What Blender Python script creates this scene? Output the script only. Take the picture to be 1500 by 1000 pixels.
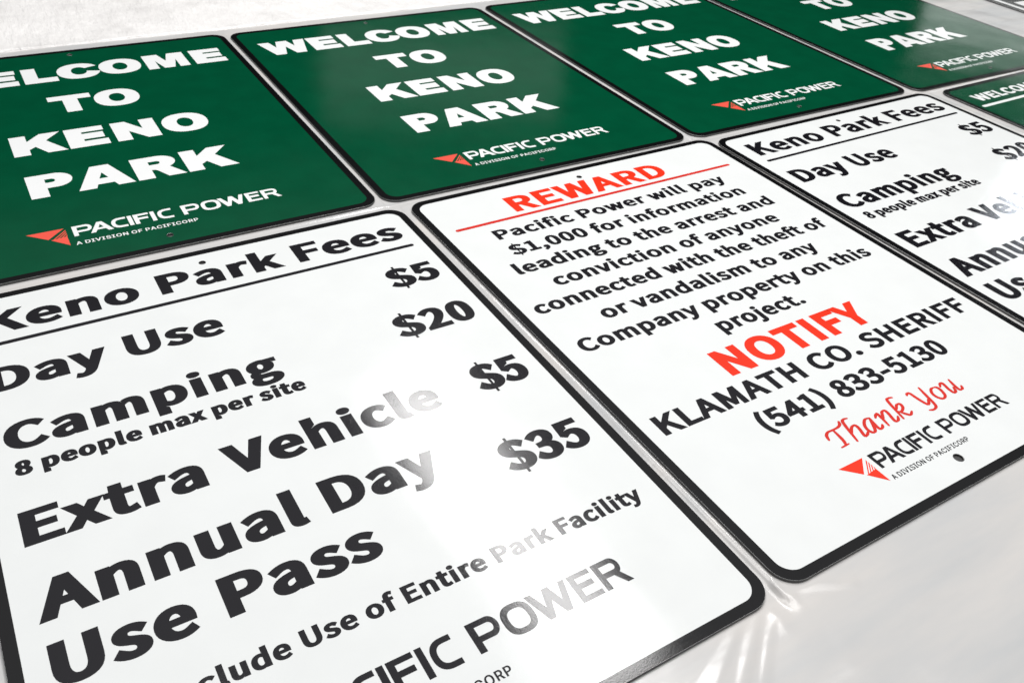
import bpy, bmesh, math, random
import numpy as np
from mathutils import Vector, Matrix
from mathutils.geometry import delaunay_2d_cdt

# ---------------------------------------------------------------- scene, camera, light
for _o in list(bpy.data.objects):
    bpy.data.objects.remove(_o)
SC = bpy.context.scene
COL = SC.collection
IN = 0.0254

cam_data = bpy.data.cameras.new('camera')
cam = bpy.data.objects.new('camera', cam_data)
COL.objects.link(cam)
SC.camera = cam
cam.matrix_world = Matrix([[0.8459248, 0.2722848, -0.4585546, 0.0], [-0.5282227, 0.5461772, -0.6501317, 0.0], [0.0734311, 0.7921814, 0.6058518, 0.4969904], [0.0, 0.0, 0.0, 1.0]])
cam_data.lens = 30.9717
cam_data.shift_x = -0.01497
cam_data.shift_y = 0.00256
cam_data.sensor_width = 36.0
cam_data.clip_start = 0.02
cam_data.clip_end = 60.0
cam_data.dof.use_dof = True
cam_data.dof.focus_distance = 0.70
cam_data.dof.aperture_fstop = 24.0

W = bpy.data.worlds.new('World')
SC.world = W
W.use_nodes = True
nt = W.node_tree
nt.nodes.clear()
n_out = nt.nodes.new('ShaderNodeOutputWorld')
n_bg = nt.nodes.new('ShaderNodeBackground')
n_tc = nt.nodes.new('ShaderNodeTexCoord')
n_sep = nt.nodes.new('ShaderNodeSeparateXYZ')
n_ramp = nt.nodes.new('ShaderNodeValToRGB')          # dark shop walls below, pale ceiling above
nt.links.new(n_tc.outputs['Generated'], n_sep.inputs[0])
nt.links.new(n_sep.outputs['Z'], n_ramp.inputs[0])
el = n_ramp.color_ramp.elements
el[0].position = 0.22; el[0].color = (0.004, 0.005, 0.005, 1)
el[1].position = 1.0; el[1].color = (0.60, 0.60, 0.62, 1)
for p, v in ((0.43, 0.005), (0.52, 0.11), (0.60, 0.30), (0.80, 0.55)):
    e = el.new(p); e.color = (v, v, v * 1.02, 1)
nt.links.new(n_ramp.outputs[0], n_bg.inputs[0])
n_bg.inputs[1].default_value = 1.0
nt.links.new(n_bg.outputs[0], n_out.inputs[0])


def area(name, loc, target, sx, sy, radiance, color=(1, 1, 1), roll=None):
    d = bpy.data.lights.new(name, 'AREA')
    d.shape = 'RECTANGLE'
    d.size = sx; d.size_y = sy
    d.energy = radiance * math.pi * sx * sy
    d.color = color
    o = bpy.data.objects.new(name, d)
    COL.objects.link(o)
    o.location = loc
    dirv = Vector(target) - Vector(loc)
    if dirv.length < 1e-6 or abs(dirv.normalized().z) > 0.999:
        o.rotation_euler = (0, 0, 0)
    else:
        o.rotation_euler = dirv.to_track_quat('-Z', 'Y').to_euler()
    return o


area('ceiling_light_overhead', (0.92, 0.58, 2.2), (0.92, 0.58, 0), 1.1, 0.9, 7.5, (1.0, 0.985, 0.965))
area('fill_light_left', (-0.25, 1.15, 2.2), (-0.25, 1.15, 0), 1.0, 1.0, 4.8, (1.0, 0.985, 0.97))  # unseen fill lamp, added to even out the light on the left
area('crease_glint_light', (1.44, 0.05, 2.2), (1.44, 0.05, 0), 0.5, 0.9, 6.5, (1.0, 0.99, 0.975))  # added lamp, placed to put a highlight on the film crease
area('ceiling_fixture', (1.365, 2.02, 2.2), (1.365, 2.02, 0), 0.34, 1.75, 17.5, (1.0, 0.99, 0.98))
area('ceiling_fixture_far', (6.05, 2.62, 2.2), (6.05, 2.62, 0), 0.30, 0.55, 28.0, (0.86, 0.92, 1.0))
area('window_back', (3.75, 7.05, 2.55), (0.7, 1.0, 0), 2.2, 0.80, 0.21, (0.9, 1.0, 0.95))
area('window_side', (9.75, 4.75, 2.22), (1.5, 1.0, 0), 2.8, 0.52, 1.15, (0.97, 1.0, 0.98))

SC.view_settings.view_transform = 'Standard'
SC.view_settings.look = 'None'
SC.view_settings.exposure = 0.0
SC.view_settings.gamma = 1.0
SC.view_settings.use_curve_mapping = False
SC.render.engine = 'CYCLES'
SC.cycles.max_bounces = 8

# ---------------------------------------------------------------- materials


def principled(name, color, rough=0.4, metallic=0.0, spec=0.5, coat=0.0, coat_rough=0.1):
    m = bpy.data.materials.new(name)
    m.use_nodes = True
    b = m.node_tree.nodes['Principled BSDF']
    b.inputs['Base Color'].default_value = (*color, 1)
    b.inputs['Roughness'].default_value = rough
    b.inputs['Metallic'].default_value = metallic
    b.inputs['Specular IOR Level'].default_value = spec
    b.inputs['Coat Weight'].default_value = coat
    b.inputs['Coat Roughness'].default_value = coat_rough
    return m


def tex(m, kind, scale, detail=2.0, rough=0.5, mapping=(1, 1, 1), rot=(0, 0, 0)):
    t = m.node_tree
    tc = t.nodes.new('ShaderNodeTexCoord')
    mp = t.nodes.new('ShaderNodeMapping')
    mp.inputs['Scale'].default_value = mapping
    mp.inputs['Rotation'].default_value = rot
    n = t.nodes.new('ShaderNodeTexNoise')
    n.inputs['Scale'].default_value = scale
    n.inputs['Detail'].default_value = detail
    n.inputs['Roughness'].default_value = rough
    t.links.new(tc.outputs['Object'], mp.inputs[0])
    t.links.new(mp.outputs[0], n.inputs['Vector'])
    return n


def bump(m, layers):
    """layers: (noise node, strength, distance) chained into the normal."""
    t = m.node_tree
    b = t.nodes['Principled BSDF']
    prev = None
    for n, st, dist in layers:
        bp = t.nodes.new('ShaderNodeBump')
        bp.inputs['Strength'].default_value = st
        bp.inputs['Distance'].default_value = dist
        t.links.new(n.outputs['Fac'], bp.inputs['Height'])
        if prev:
            t.links.new(prev.outputs[0], bp.inputs['Normal'])
        prev = bp
    t.links.new(prev.outputs[0], b.inputs['Normal'])
    return prev


def mixcol(m, n, c1, c2, lo=0.35, hi=0.65):
    t = m.node_tree
    r = t.nodes.new('ShaderNodeValToRGB')
    r.color_ramp.elements[0].position = lo
    r.color_ramp.elements[1].position = hi
    r.color_ramp.elements[0].color = (*c1, 1)
    r.color_ramp.elements[1].color = (*c2, 1)
    t.links.new(n.outputs['Fac'], r.inputs[0])
    t.links.new(r.outputs[0], t.nodes['Principled BSDF'].inputs['Base Color'])


def vinyl(name, c, rough, var=0.06):
    """printed laminated vinyl: faint colour mottling and orange peel"""
    m = principled(name, c, rough, spec=0.5)
    n = tex(m, 'noise', 25.0, 3.0)
    mixcol(m, n, tuple(x * (1 - var) for x in c), tuple(min(1, x * (1 + var)) for x in c))
    peel = tex(m, 'noise', 900.0, 1.0)
    # handling marks: faint smears in the gloss on the film
    t = m.node_tree
    b = t.nodes['Principled BSDF']
    sm = tex(m, 'noise', 14.0, 6.0, 0.65, mapping=(1.0, 0.45, 1), rot=(0, 0, 0.6))
    mr = t.nodes.new('ShaderNodeMapRange')
    mr.inputs['From Min'].default_value = 0.35
    mr.inputs['From Max'].default_value = 0.70
    mr.inputs['To Min'].default_value = rough * 0.85
    mr.inputs['To Max'].default_value = rough * 1.45
    t.links.new(sm.outputs['Fac'], mr.inputs['Value'])
    t.links.new(mr.outputs[0], b.inputs['Roughness'])
    wave = tex(m, 'noise', 9.0, 1.0)
    bump(m, [(wave, 0.25, 0.0022), (peel, 0.10, 0.0003)])
    return m


M_WHITE = vinyl('white_vinyl', (0.75, 0.77, 0.765), 0.09, 0.012)
M_GREEN = vinyl('green_vinyl', (0.000, 0.064, 0.027), 0.09)
M_BLACK = vinyl('black_print', (0.004, 0.004, 0.0045), 0.09)
M_LETTER_BLACK = vinyl('black_lettering', (0.008, 0.0075, 0.010), 0.09)
M_LETTER_WHITE = vinyl('white_lettering', (0.82, 0.83, 0.83), 0.09, 0.01)
M_RED = vinyl('red_print', (0.80, 0.035, 0.012), 0.09)
M_RED_THIN = vinyl('thin_red_print', (0.62, 0.030, 0.020), 0.09)
M_PINK = vinyl('salmon_print', (0.80, 0.10, 0.07), 0.09)
M_EDGE = principled('cut_aluminium_edge', (0.22, 0.22, 0.22), 0.45, metallic=1.0)
M_SIDE = principled('dull_plate_side', (0.10, 0.10, 0.10), 0.45, metallic=0.6)
bump(M_SIDE, [(tex(M_SIDE, 'noise', 200, 3, mapping=(1, 1, 8)), 0.3, 0.0004)])
bump(M_EDGE, [(tex(M_EDGE, 'noise', 300, 3, mapping=(1, 1, 8)), 0.3, 0.0004)])
M_HOLE = principled('hole_wall_shade', (0.05, 0.05, 0.05), 0.5)  # near-black wall and bottom: shade inside the hole put into the colour
bump(M_HOLE, [(tex(M_HOLE, 'noise', 800, 2), 0.2, 0.0003)])

# ---------------------------------------------------------------- font outlines (cap height = 1000)
FONT_TEXT={'A':(829,[[118,333,5,0,48,0,90,0,132,0,165,102,197,204,229,306,351,306,473,306,595,306,627,204,658,102,690,0,735,0,779,0,824,0,711,333,598,667,484,1000,437,1000,391,1000,344,1000,231,667],[362,405,261,405,277,457,293,508,310,559,345,673,378,780,409,898,411,898,413,898,415,898,447,782,479,673,516,559,532,508,548,457,563,405,462,405]]),
'B':(896,[[138,333,138,0,244,0,350,0,456,0,679,0,835,97,835,293,835,430,750,509,632,532,632,534,632,537,632,539,726,569,778,656,778,756,778,932,636,1000,434,1000,335,1000,236,1000,138,1000,138,667],[313,576,263,576,263,684,263,792,263,900,315,900,366,900,417,900,574,900,653,857,653,739,653,637,584,576,412,576,362,576],[322,101,263,101,263,226,263,352,263,477,322,477,380,477,438,477,614,477,711,422,711,297,711,162,610,101,438,101,380,101]]),
'C':(870,[[265,-18,514,-18,644,-18,742,34,821,126,798,152,775,179,752,206,688,135,615,93,520,93,329,93,209,251,209,503,209,753,336,907,524,907,610,907,675,869,729,813,751,840,774,868,797,895,739,959,644,1018,523,1018,269,1018,79,823,79,499,79,175]]),
'D':(939,[[138,333,138,0,223,0,308,0,393,0,694,0,858,187,858,503,858,823,694,1000,387,1000,304,1000,221,1000,138,1000,138,667],[301,104,263,104,263,368,263,633,263,898,301,898,339,898,377,898,613,898,729,757,729,503,729,251,613,104,377,104,339,104]]),
'E':(804,[[138,333,138,0,335,0,532,0,729,0,729,36,729,72,729,108,573,108,418,108,263,108,263,229,263,351,263,472,390,472,516,472,643,472,643,508,643,544,643,580,516,580,390,580,263,580,263,684,263,789,263,894,413,894,563,894,714,894,714,929,714,965,714,1000,522,1000,330,1000,138,1000,138,667]]),
'F':(753,[[138,333,138,0,180,0,221,0,263,0,263,150,263,299,263,449,391,449,518,449,645,449,645,484,645,520,645,555,518,555,391,555,263,555,263,668,263,781,263,894,413,894,563,894,714,894,714,929,714,965,714,1000,522,1000,330,1000,138,1000,138,667]]),
'H':(993,[[138,333,138,0,180,0,221,0,263,0,263,157,263,315,263,472,419,472,574,472,730,472,730,315,730,157,730,0,772,0,814,0,857,0,857,333,857,667,857,1000,814,1000,772,1000,730,1000,730,860,730,721,730,581,574,581,419,581,263,581,263,721,263,860,263,1000,221,1000,180,1000,138,1000,138,667]]),
'I':(400,[[138,333,138,0,180,0,221,0,263,0,263,333,263,667,263,1000,221,1000,180,1000,138,1000,138,667]]),
'K':(881,[[138,333,138,0,180,0,221,0,263,0,263,106,263,211,263,317,321,385,378,453,435,521,535,347,635,174,735,0,782,0,829,0,876,0,755,207,635,414,514,621,619,747,724,874,828,1000,780,1000,733,1000,685,1000,545,833,406,665,266,498,265,498,264,498,263,498,263,665,263,833,263,1000,221,1000,180,1000,138,1000,138,667]]),
'L':(741,[[138,333,138,0,326,0,513,0,701,0,701,36,701,72,701,108,555,108,409,108,263,108,263,405,263,703,263,1000,221,1000,180,1000,138,1000,138,667]]),
'M':(1108,[[138,333,138,0,176,0,213,0,251,0,251,185,251,369,251,554,251,640,243,761,235,849,236,849,238,849,240,849,267,773,294,697,321,621,384,447,447,274,510,101,538,101,567,101,595,101,658,274,720,447,783,621,810,697,837,773,864,849,865,849,867,849,869,849,862,761,853,640,853,554,853,369,853,185,853,0,892,0,931,0,970,0,970,333,970,667,970,1000,920,1000,869,1000,819,1000,755,822,691,643,628,465,604,397,584,326,558,256,556,256,554,256,553,256,528,326,506,397,480,465,417,643,353,822,289,1000,239,1000,188,1000,138,1000,138,667]]),
'N':(986,[[138,333,138,0,177,0,217,0,256,0,256,175,256,350,256,525,256,630,247,737,241,838,243,838,245,838,247,838,283,769,319,700,355,632,476,421,598,211,719,0,762,0,805,0,849,0,849,333,849,667,849,1000,809,1000,769,1000,729,1000,729,827,729,653,729,480,729,377,738,263,746,164,744,164,742,164,739,164,704,232,668,301,632,370,510,580,388,790,266,1000,223,1000,181,1000,138,1000,138,667]]),
'O':(1012,[[255,-18,506,-18,757,-18,933,183,933,503,933,824,757,1018,506,1018,255,1018,79,824,79,503,79,183],[686,93,506,93,326,93,209,254,209,503,209,753,326,907,506,907,686,907,804,753,804,503,804,254]]),
'P':(864,[[138,333,138,0,180,0,221,0,263,0,263,133,263,266,263,398,318,398,373,398,428,398,648,398,797,495,797,707,797,925,647,1000,423,1000,328,1000,233,1000,138,1000,138,667],[313,501,263,501,263,633,263,765,263,898,311,898,359,898,407,898,583,898,671,853,671,707,671,563,588,501,412,501,362,501]]),
'R':(866,[[319,525,263,525,263,649,263,774,263,898,319,898,375,898,431,898,588,898,674,851,674,720,674,589,588,525,431,525,375,525],[605,141,686,0,734,0,781,0,828,0,744,146,659,292,574,438,709,471,799,563,799,720,799,928,653,1000,450,1000,346,1000,242,1000,138,1000,138,667,138,333,138,0,180,0,221,0,263,0,263,141,263,283,263,424,323,424,383,424,443,424,524,283]]),
'S':(813,[[273,-18,415,-18,623,-18,754,108,754,266,754,415,664,483,548,533,501,554,454,574,407,595,329,628,240,664,240,763,240,851,314,907,427,907,520,907,593,872,655,814,677,841,698,868,720,895,651,967,546,1018,427,1018,246,1018,112,907,112,753,112,607,222,536,315,497,363,476,411,455,458,434,554,392,626,359,626,255,626,158,548,93,416,93,312,93,211,142,141,217,116,188,90,159,65,130,151,40]]),
'T':(817,[[345,298,345,0,387,0,430,0,472,0,472,298,472,596,472,894,573,894,674,894,775,894,775,929,775,965,775,1000,531,1000,286,1000,42,1000,42,965,42,929,42,894,143,894,244,894,345,894,345,596]]),
'U':(984,[[288,-18,492,-18,696,-18,851,91,851,412,851,608,851,804,851,1000,811,1000,770,1000,730,1000,730,803,730,606,730,409,730,169,625,93,492,93,362,93,259,169,259,409,259,606,259,803,259,1000,217,1000,176,1000,134,1000,134,804,134,608,134,412,134,91]]),
'V':(784,[[214,333,321,0,369,0,418,0,467,0,573,333,678,667,784,1000,742,1000,699,1000,656,1000,603,819,549,639,495,458,461,341,437,246,398,128,397,128,395,128,393,128,356,246,330,341,296,458,242,639,188,819,134,1000,90,1000,45,1000,1,1000,108,667]]),
'W':(1198,[[176,333,247,0,297,0,347,0,397,0,447,201,496,402,546,603,562,682,581,754,596,831,598,831,600,831,602,831,618,754,633,682,651,603,701,402,752,201,802,0,853,0,904,0,955,0,1024,333,1092,667,1161,1000,1121,1000,1081,1000,1041,1000,1005,819,969,637,933,456,915,348,896,240,879,131,876,131,873,131,870,131,846,240,824,349,799,456,753,637,707,819,660,1000,622,1000,583,1000,544,1000,498,819,452,637,407,456,382,348,357,240,336,131,334,131,332,131,330,131,310,240,291,348,270,456,235,637,200,819,165,1000,122,1000,79,1000,35,1000,106,667]]),
'Y':(724,[[299,129,299,0,341,0,382,0,424,0,424,129,424,258,424,387,525,592,625,796,726,1000,682,1000,638,1000,595,1000,552,906,509,812,467,718,435,644,401,573,366,498,364,498,362,498,360,498,325,573,295,644,262,718,219,812,176,906,132,1000,88,1000,43,1000,-1,1000,99,796,199,592,299,387,299,258]]),
'a':(768,[[172,-18,296,-18,387,-18,471,30,542,89,543,89,544,89,546,89,549,59,553,30,557,0,591,0,625,0,659,0,659,152,659,304,659,456,659,640,584,760,402,760,282,760,179,707,112,663,128,634,144,606,160,577,218,617,296,656,382,656,503,656,535,565,535,469,220,434,80,353,80,192,80,59],[402,83,332,83,258,83,201,116,201,201,201,296,285,357,535,386,535,317,535,249,535,180,462,116]]),
'b':(843,[[383,-18,452,-18,621,-18,774,128,774,382,774,611,670,760,479,760,396,760,314,714,246,656,247,700,249,744,251,789,251,888,251,987,251,1086,209,1086,167,1086,126,1086,126,724,126,362,126,0,159,0,192,0,225,0,229,25,232,51,236,76,238,76,240,76,241,76,306,18],[554,87,431,87,382,87,315,106,251,164,251,294,251,424,251,554,321,619,386,655,447,655,589,655,644,546,644,381,644,198]]),
'c':(696,[[221,-18,417,-18,506,-18,591,18,658,75,639,103,621,131,603,160,557,119,497,86,428,86,292,86,199,199,199,370,199,540,297,655,432,655,490,655,538,629,580,591,601,618,622,645,643,673,591,719,524,760,427,760,236,760,71,617,71,370,71,124]]),
'd':(846,[[192,-18,378,-18,467,-18,546,30,603,87,604,87,606,87,607,87,611,58,614,29,618,0,652,0,686,0,720,0,720,362,720,724,720,1086,678,1086,637,1086,595,1086,595,991,595,896,595,801,597,759,599,716,602,674,536,727,480,760,393,760,224,760,72,610,72,370,72,123],[473,87,405,87,276,87,201,192,201,371,201,540,296,655,415,655,476,655,533,633,595,577,595,447,595,318,595,188,533,120]]),
'e':(756,[[228,-18,426,-18,525,-18,604,15,668,57,654,85,639,113,625,141,569,104,512,82,439,82,299,82,202,183,194,341,360,341,527,341,693,341,696,360,698,385,698,412,698,623,592,760,402,760,233,760,71,611,71,370,71,126],[325,430,192,430,207,577,300,660,405,660,521,660,589,580,589,430,457,430]]),
'f':(443,[[45,671,45,640,79,640,112,640,146,640,146,427,146,213,146,0,187,0,229,0,270,0,270,213,270,427,270,640,322,640,375,640,427,640,427,673,427,707,427,741,375,741,322,741,270,741,270,780,270,819,270,858,270,954,304,1004,375,1004,401,1004,431,997,458,984,467,1016,477,1048,486,1080,452,1094,408,1104,362,1104,214,1104,146,1010,146,859,146,820,146,780,146,741,112,739,79,736,45,734,45,703]]),
'g':(769,[[195,-341,375,-341,604,-341,750,-222,750,-85,750,38,663,91,492,91,444,91,395,91,347,91,247,91,217,126,217,172,217,213,237,237,265,261,297,244,338,235,374,235,527,235,645,334,645,492,645,557,621,611,585,645,636,645,686,645,737,645,737,677,737,709,737,741,651,741,565,741,479,741,453,752,416,760,374,760,225,760,97,658,97,495,97,407,145,334,194,296,194,294,194,292,194,291,154,263,112,214,112,153,112,94,141,55,179,31,179,29,179,27,179,25,109,-18,70,-79,70,-143,70,-270],[460,319,374,319,289,319,217,387,217,495,217,604,288,668,374,668,462,668,532,604,532,495,532,387],[536,-255,393,-255,258,-255,179,-205,179,-126,179,-83,201,-38,254,0,286,-8,322,-11,349,-11,392,-11,435,-11,477,-11,576,-11,628,-35,628,-105,628,-181]]),
'h':(828,[[126,362,126,0,167,0,209,0,251,0,251,179,251,358,251,538,325,613,377,651,453,651,551,651,593,592,593,453,593,302,593,151,593,0,635,0,676,0,718,0,718,156,718,313,718,469,718,658,647,760,491,760,390,760,314,704,246,636,247,687,249,738,251,789,251,888,251,987,251,1086,209,1086,167,1086,126,1086,126,724]]),
'i':(375,[[126,247,126,0,167,0,209,0,251,0,251,247,251,494,251,741,209,741,167,741,126,741,126,494],[139,894,188,894,237,894,271,926,271,977,271,1025,237,1057,188,1057,139,1057,106,1025,106,977,106,926]]),
'j':(375,[[4,-330,48,-330,195,-330,251,-236,251,-85,251,191,251,466,251,741,210,741,168,741,127,741,127,466,127,191,127,-85,127,-175,109,-231,35,-231,10,-231,-16,-224,-35,-217,-44,-248,-52,-280,-60,-311,-34,-322],[139,894,188,894,236,894,271,926,271,977,271,1025,236,1057,188,1057,139,1057,105,1025,105,977,105,926]]),
'k':(753,[[126,362,126,0,166,0,207,0,248,0,248,65,248,130,248,195,295,249,341,303,387,357,460,238,532,119,604,0,649,0,694,0,739,0,646,147,553,295,460,442,542,542,624,641,707,741,660,741,614,741,568,741,463,611,358,481,254,351,252,351,250,351,248,351,248,596,248,841,248,1086,207,1086,166,1086,126,1086,126,724]]),
'l':(387,[[164,-18,256,-18,291,-18,311,-12,329,-7,323,25,317,57,311,89,297,86,292,86,285,86,266,86,251,101,251,139,251,455,251,770,251,1086,209,1086,167,1086,126,1086,126,773,126,460,126,147,126,42]]),
'm':(1263,[[126,247,126,0,167,0,209,0,251,0,251,179,251,358,251,538,318,614,381,651,437,651,531,651,574,592,574,453,574,302,574,151,574,0,616,0,657,0,698,0,698,179,698,358,698,538,768,614,828,651,885,651,980,651,1023,592,1023,453,1023,302,1023,151,1023,0,1065,0,1106,0,1147,0,1147,156,1147,313,1147,469,1147,658,1075,760,924,760,832,760,756,701,678,618,648,705,588,760,473,760,385,760,308,704,243,633,242,633,241,633,240,633,236,669,232,705,228,741,194,741,160,741,126,741,126,494]]),
'n':(832,[[126,247,126,0,167,0,209,0,251,0,251,179,251,358,251,538,325,613,377,651,453,651,551,651,593,592,593,453,593,302,593,151,593,0,635,0,676,0,718,0,718,156,718,313,718,469,718,658,647,760,491,760,390,760,312,704,243,633,242,633,241,633,240,633,236,669,232,705,228,741,194,741,160,741,126,741,126,494]]),
'o':(827,[[232,-18,413,-18,595,-18,756,124,756,370,756,617,595,760,413,760,232,760,71,617,71,370,71,124],[542,86,413,86,285,86,199,199,199,370,199,540,285,655,413,655,542,655,629,540,629,370,629,199]]),
'p':(846,[[126,39,126,-312,167,-312,209,-312,251,-312,251,-229,251,-145,251,-61,250,-18,248,25,247,68,314,12,385,-18,452,-18,621,-18,774,128,774,382,774,611,670,760,479,760,393,760,310,711,243,655,242,655,241,655,240,655,236,683,232,712,228,741,194,741,160,741,126,741,126,390],[554,87,431,87,382,87,317,106,251,164,251,294,251,424,251,554,322,619,386,655,447,655,589,655,644,546,644,381,644,198]]),
'r':(529,[[126,247,126,0,167,0,209,0,251,0,251,159,251,317,251,476,300,602,375,648,437,648,468,648,484,644,509,636,517,672,524,708,532,744,509,756,486,760,453,760,371,760,295,700,243,606,242,606,241,606,240,606,236,651,232,696,228,741,194,741,160,741,126,741,126,494]]),
's':(638,[[214,-18,319,-18,494,-18,588,82,588,202,588,342,471,386,363,427,280,458,203,486,203,555,203,614,247,663,341,663,407,663,458,634,509,598,529,623,549,649,569,675,513,722,431,760,340,760,177,760,85,667,85,550,85,423,196,374,300,336,382,306,469,270,469,195,469,131,422,79,323,79,235,79,169,115,104,168,84,140,64,112,44,85,113,26]]),
't':(514,[[201,-18,357,-18,404,-18,453,-4,495,10,487,41,479,72,471,104,446,93,413,83,386,83,300,83,271,135,271,225,271,363,271,502,271,640,339,640,406,640,473,640,473,673,473,707,473,741,406,741,339,741,271,741,271,810,271,880,271,950,237,950,202,950,168,950,163,880,159,810,154,741,115,739,76,736,37,734,37,703,37,671,37,640,74,640,111,640,147,640,147,503,147,366,147,229,147,80]]),
'u':(828,[[186,-18,342,-18,443,-18,517,35,587,116,588,116,589,116,591,116,594,77,597,39,600,0,635,0,669,0,704,0,704,247,704,494,704,741,663,741,621,741,580,741,580,566,580,391,580,216,509,128,456,90,379,90,281,90,240,149,240,286,240,438,240,589,240,741,198,741,156,741,115,741,115,584,115,428,115,271,115,82]]),
'v':(711,[[196,247,285,0,334,0,382,0,431,0,518,247,606,494,693,741,652,741,611,741,570,741,523,600,477,460,430,319,408,247,383,172,362,101,359,101,357,101,355,101,333,172,310,247,286,319,240,460,194,600,147,741,104,741,61,741,18,741,107,494]]),
'w':(1094,[[174,247,243,0,291,0,339,0,387,0,422,132,457,265,492,397,512,468,527,538,543,613,545,613,548,613,550,613,568,538,581,469,600,400,636,266,671,133,707,0,757,0,808,0,858,0,925,247,992,494,1059,741,1019,741,979,741,939,741,903,598,867,455,831,312,814,241,801,175,786,106,784,106,781,106,779,106,761,175,745,241,727,312,688,455,650,598,611,741,571,741,530,741,490,741,451,598,412,455,374,312,356,241,340,175,325,106,322,106,320,106,318,106,303,175,289,241,274,312,237,455,201,598,164,741,121,741,79,741,37,741,106,494]]),
'x':(679,[[102,129,20,0,64,0,108,0,151,0,185,58,218,116,251,173,277,218,300,263,326,306,328,306,331,306,333,306,362,263,389,218,413,173,450,116,486,58,523,0,568,0,613,0,659,0,578,125,496,249,415,374,490,496,565,618,640,741,597,741,553,741,510,741,480,687,449,633,419,578,396,536,375,497,353,454,351,454,349,454,347,454,322,497,296,536,274,578,241,633,208,687,175,741,130,741,85,741,40,741,115,623,190,504,265,386,183,257]]),
'y':(711,[[104,-319,138,-319,285,-319,363,-207,415,-63,508,205,600,473,693,741,653,741,612,741,572,741,527,604,482,467,438,330,419,263,397,188,378,120,376,120,373,120,371,120,345,190,321,265,297,330,247,467,197,604,147,741,104,741,61,741,18,741,117,493,216,246,315,-1,310,-20,304,-39,299,-57,267,-149,216,-217,132,-217,112,-217,90,-210,75,-205,67,-238,59,-271,50,-304,74,-314]]),
'0':(757,[[188,-18,379,-18,569,-18,690,154,690,503,690,850,569,1018,379,1018,188,1018,68,850,68,503,68,154],[492,83,379,83,266,83,188,210,188,503,188,795,266,920,379,920,492,920,570,795,570,503,570,210]]),
'1':(757,[[120,35,120,0,303,0,486,0,668,0,668,35,668,69,668,104,602,104,535,104,468,104,468,402,468,701,468,1000,436,1000,404,1000,372,1000,318,969,254,945,165,929,165,903,165,876,165,850,225,850,284,850,344,850,344,601,344,352,344,104,269,104,195,104,120,104,120,69]]),
'2':(757,[[60,25,60,0,270,0,479,0,689,0,689,36,689,72,689,108,597,108,504,108,412,108,362,108,300,102,248,98,483,321,641,524,641,724,641,902,528,1018,349,1018,222,1018,135,960,55,872,79,848,103,824,127,801,183,868,252,917,334,917,458,917,518,834,518,719,518,547,374,348,60,74,60,49]]),
'3':(757,[[203,-18,359,-18,538,-18,681,89,681,267,681,405,587,492,469,521,469,523,469,526,469,528,576,565,647,647,647,768,647,926,524,1018,355,1018,240,1018,151,967,76,899,99,873,121,846,143,820,201,877,270,917,351,917,456,917,520,854,520,759,520,651,450,568,243,568,243,536,243,504,243,472,475,472,554,393,554,271,554,157,471,86,351,86,237,86,162,141,104,201,82,174,61,147,40,120,105,48]]),
'4':(757,[[464,92,464,0,503,0,542,0,581,0,581,92,581,184,581,276,626,276,670,276,715,276,715,309,715,342,715,375,670,375,626,375,581,375,581,583,581,792,581,1000,535,1000,489,1000,443,1000,305,786,166,572,27,357,27,330,27,303,27,276,173,276,318,276,464,276,464,184],[464,477,464,375,362,375,259,375,157,375,233,489,309,603,385,716,413,765,441,816,465,864,467,864,469,864,471,864,468,813,464,731,464,682,464,580]]),
'5':(757,[[201,-18,357,-18,525,-18,685,106,685,325,685,546,548,644,383,644,323,644,278,629,233,604,242,701,251,797,259,894,385,894,510,894,636,894,636,929,636,965,636,1000,474,1000,312,1000,150,1000,139,844,128,689,117,533,140,519,162,505,184,491,241,529,284,550,351,550,476,550,558,465,558,322,558,176,464,86,345,86,229,86,156,139,100,196,79,169,58,142,37,115,105,48]]),
'8':(757,[[196,-18,382,-18,569,-18,694,95,694,240,694,378,614,453,527,503,527,506,527,508,527,510,585,557,659,647,659,752,659,906,555,1015,385,1015,229,1015,111,913,111,761,111,656,173,581,246,531,246,529,246,527,246,525,154,476,63,382,63,248,63,94],[517,603,450,543,332,589,224,643,224,761,224,858,291,922,383,922,490,922,553,844,553,745,553,671],[499,75,383,75,263,75,173,153,173,259,173,355,231,434,311,486,453,428,576,379,576,244,576,145]]),
'(':(461,[[201,-64,326,-267,352,-256,377,-245,402,-233,285,-40,229,192,229,424,229,655,285,885,402,1080,377,1092,352,1104,326,1116,201,911,126,692,126,424,126,156]]),
')':(461,[[109,-256,135,-267,261,-64,336,156,336,424,336,692,261,911,135,1116,109,1104,83,1092,57,1080,175,885,233,655,233,424,233,192,175,-40,57,-233,83,-245]]),
',':(379,[[92,-235,102,-259,225,-207,302,-105,302,26,302,117,262,172,196,172,146,172,102,139,102,85,102,30,145,-3,194,-3,199,-2,204,-2,209,-1,207,-83,157,-149,72,-186,82,-210]]),
'.':(379,[[139,-18,190,-18,239,-18,280,20,280,76,280,134,239,172,190,172,139,172,100,134,100,76,100,20]]),
'-':(473,[[63,366,63,334,179,334,296,334,412,334,412,366,412,398,412,430,296,430,179,430,63,430,63,398]])}
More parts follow.
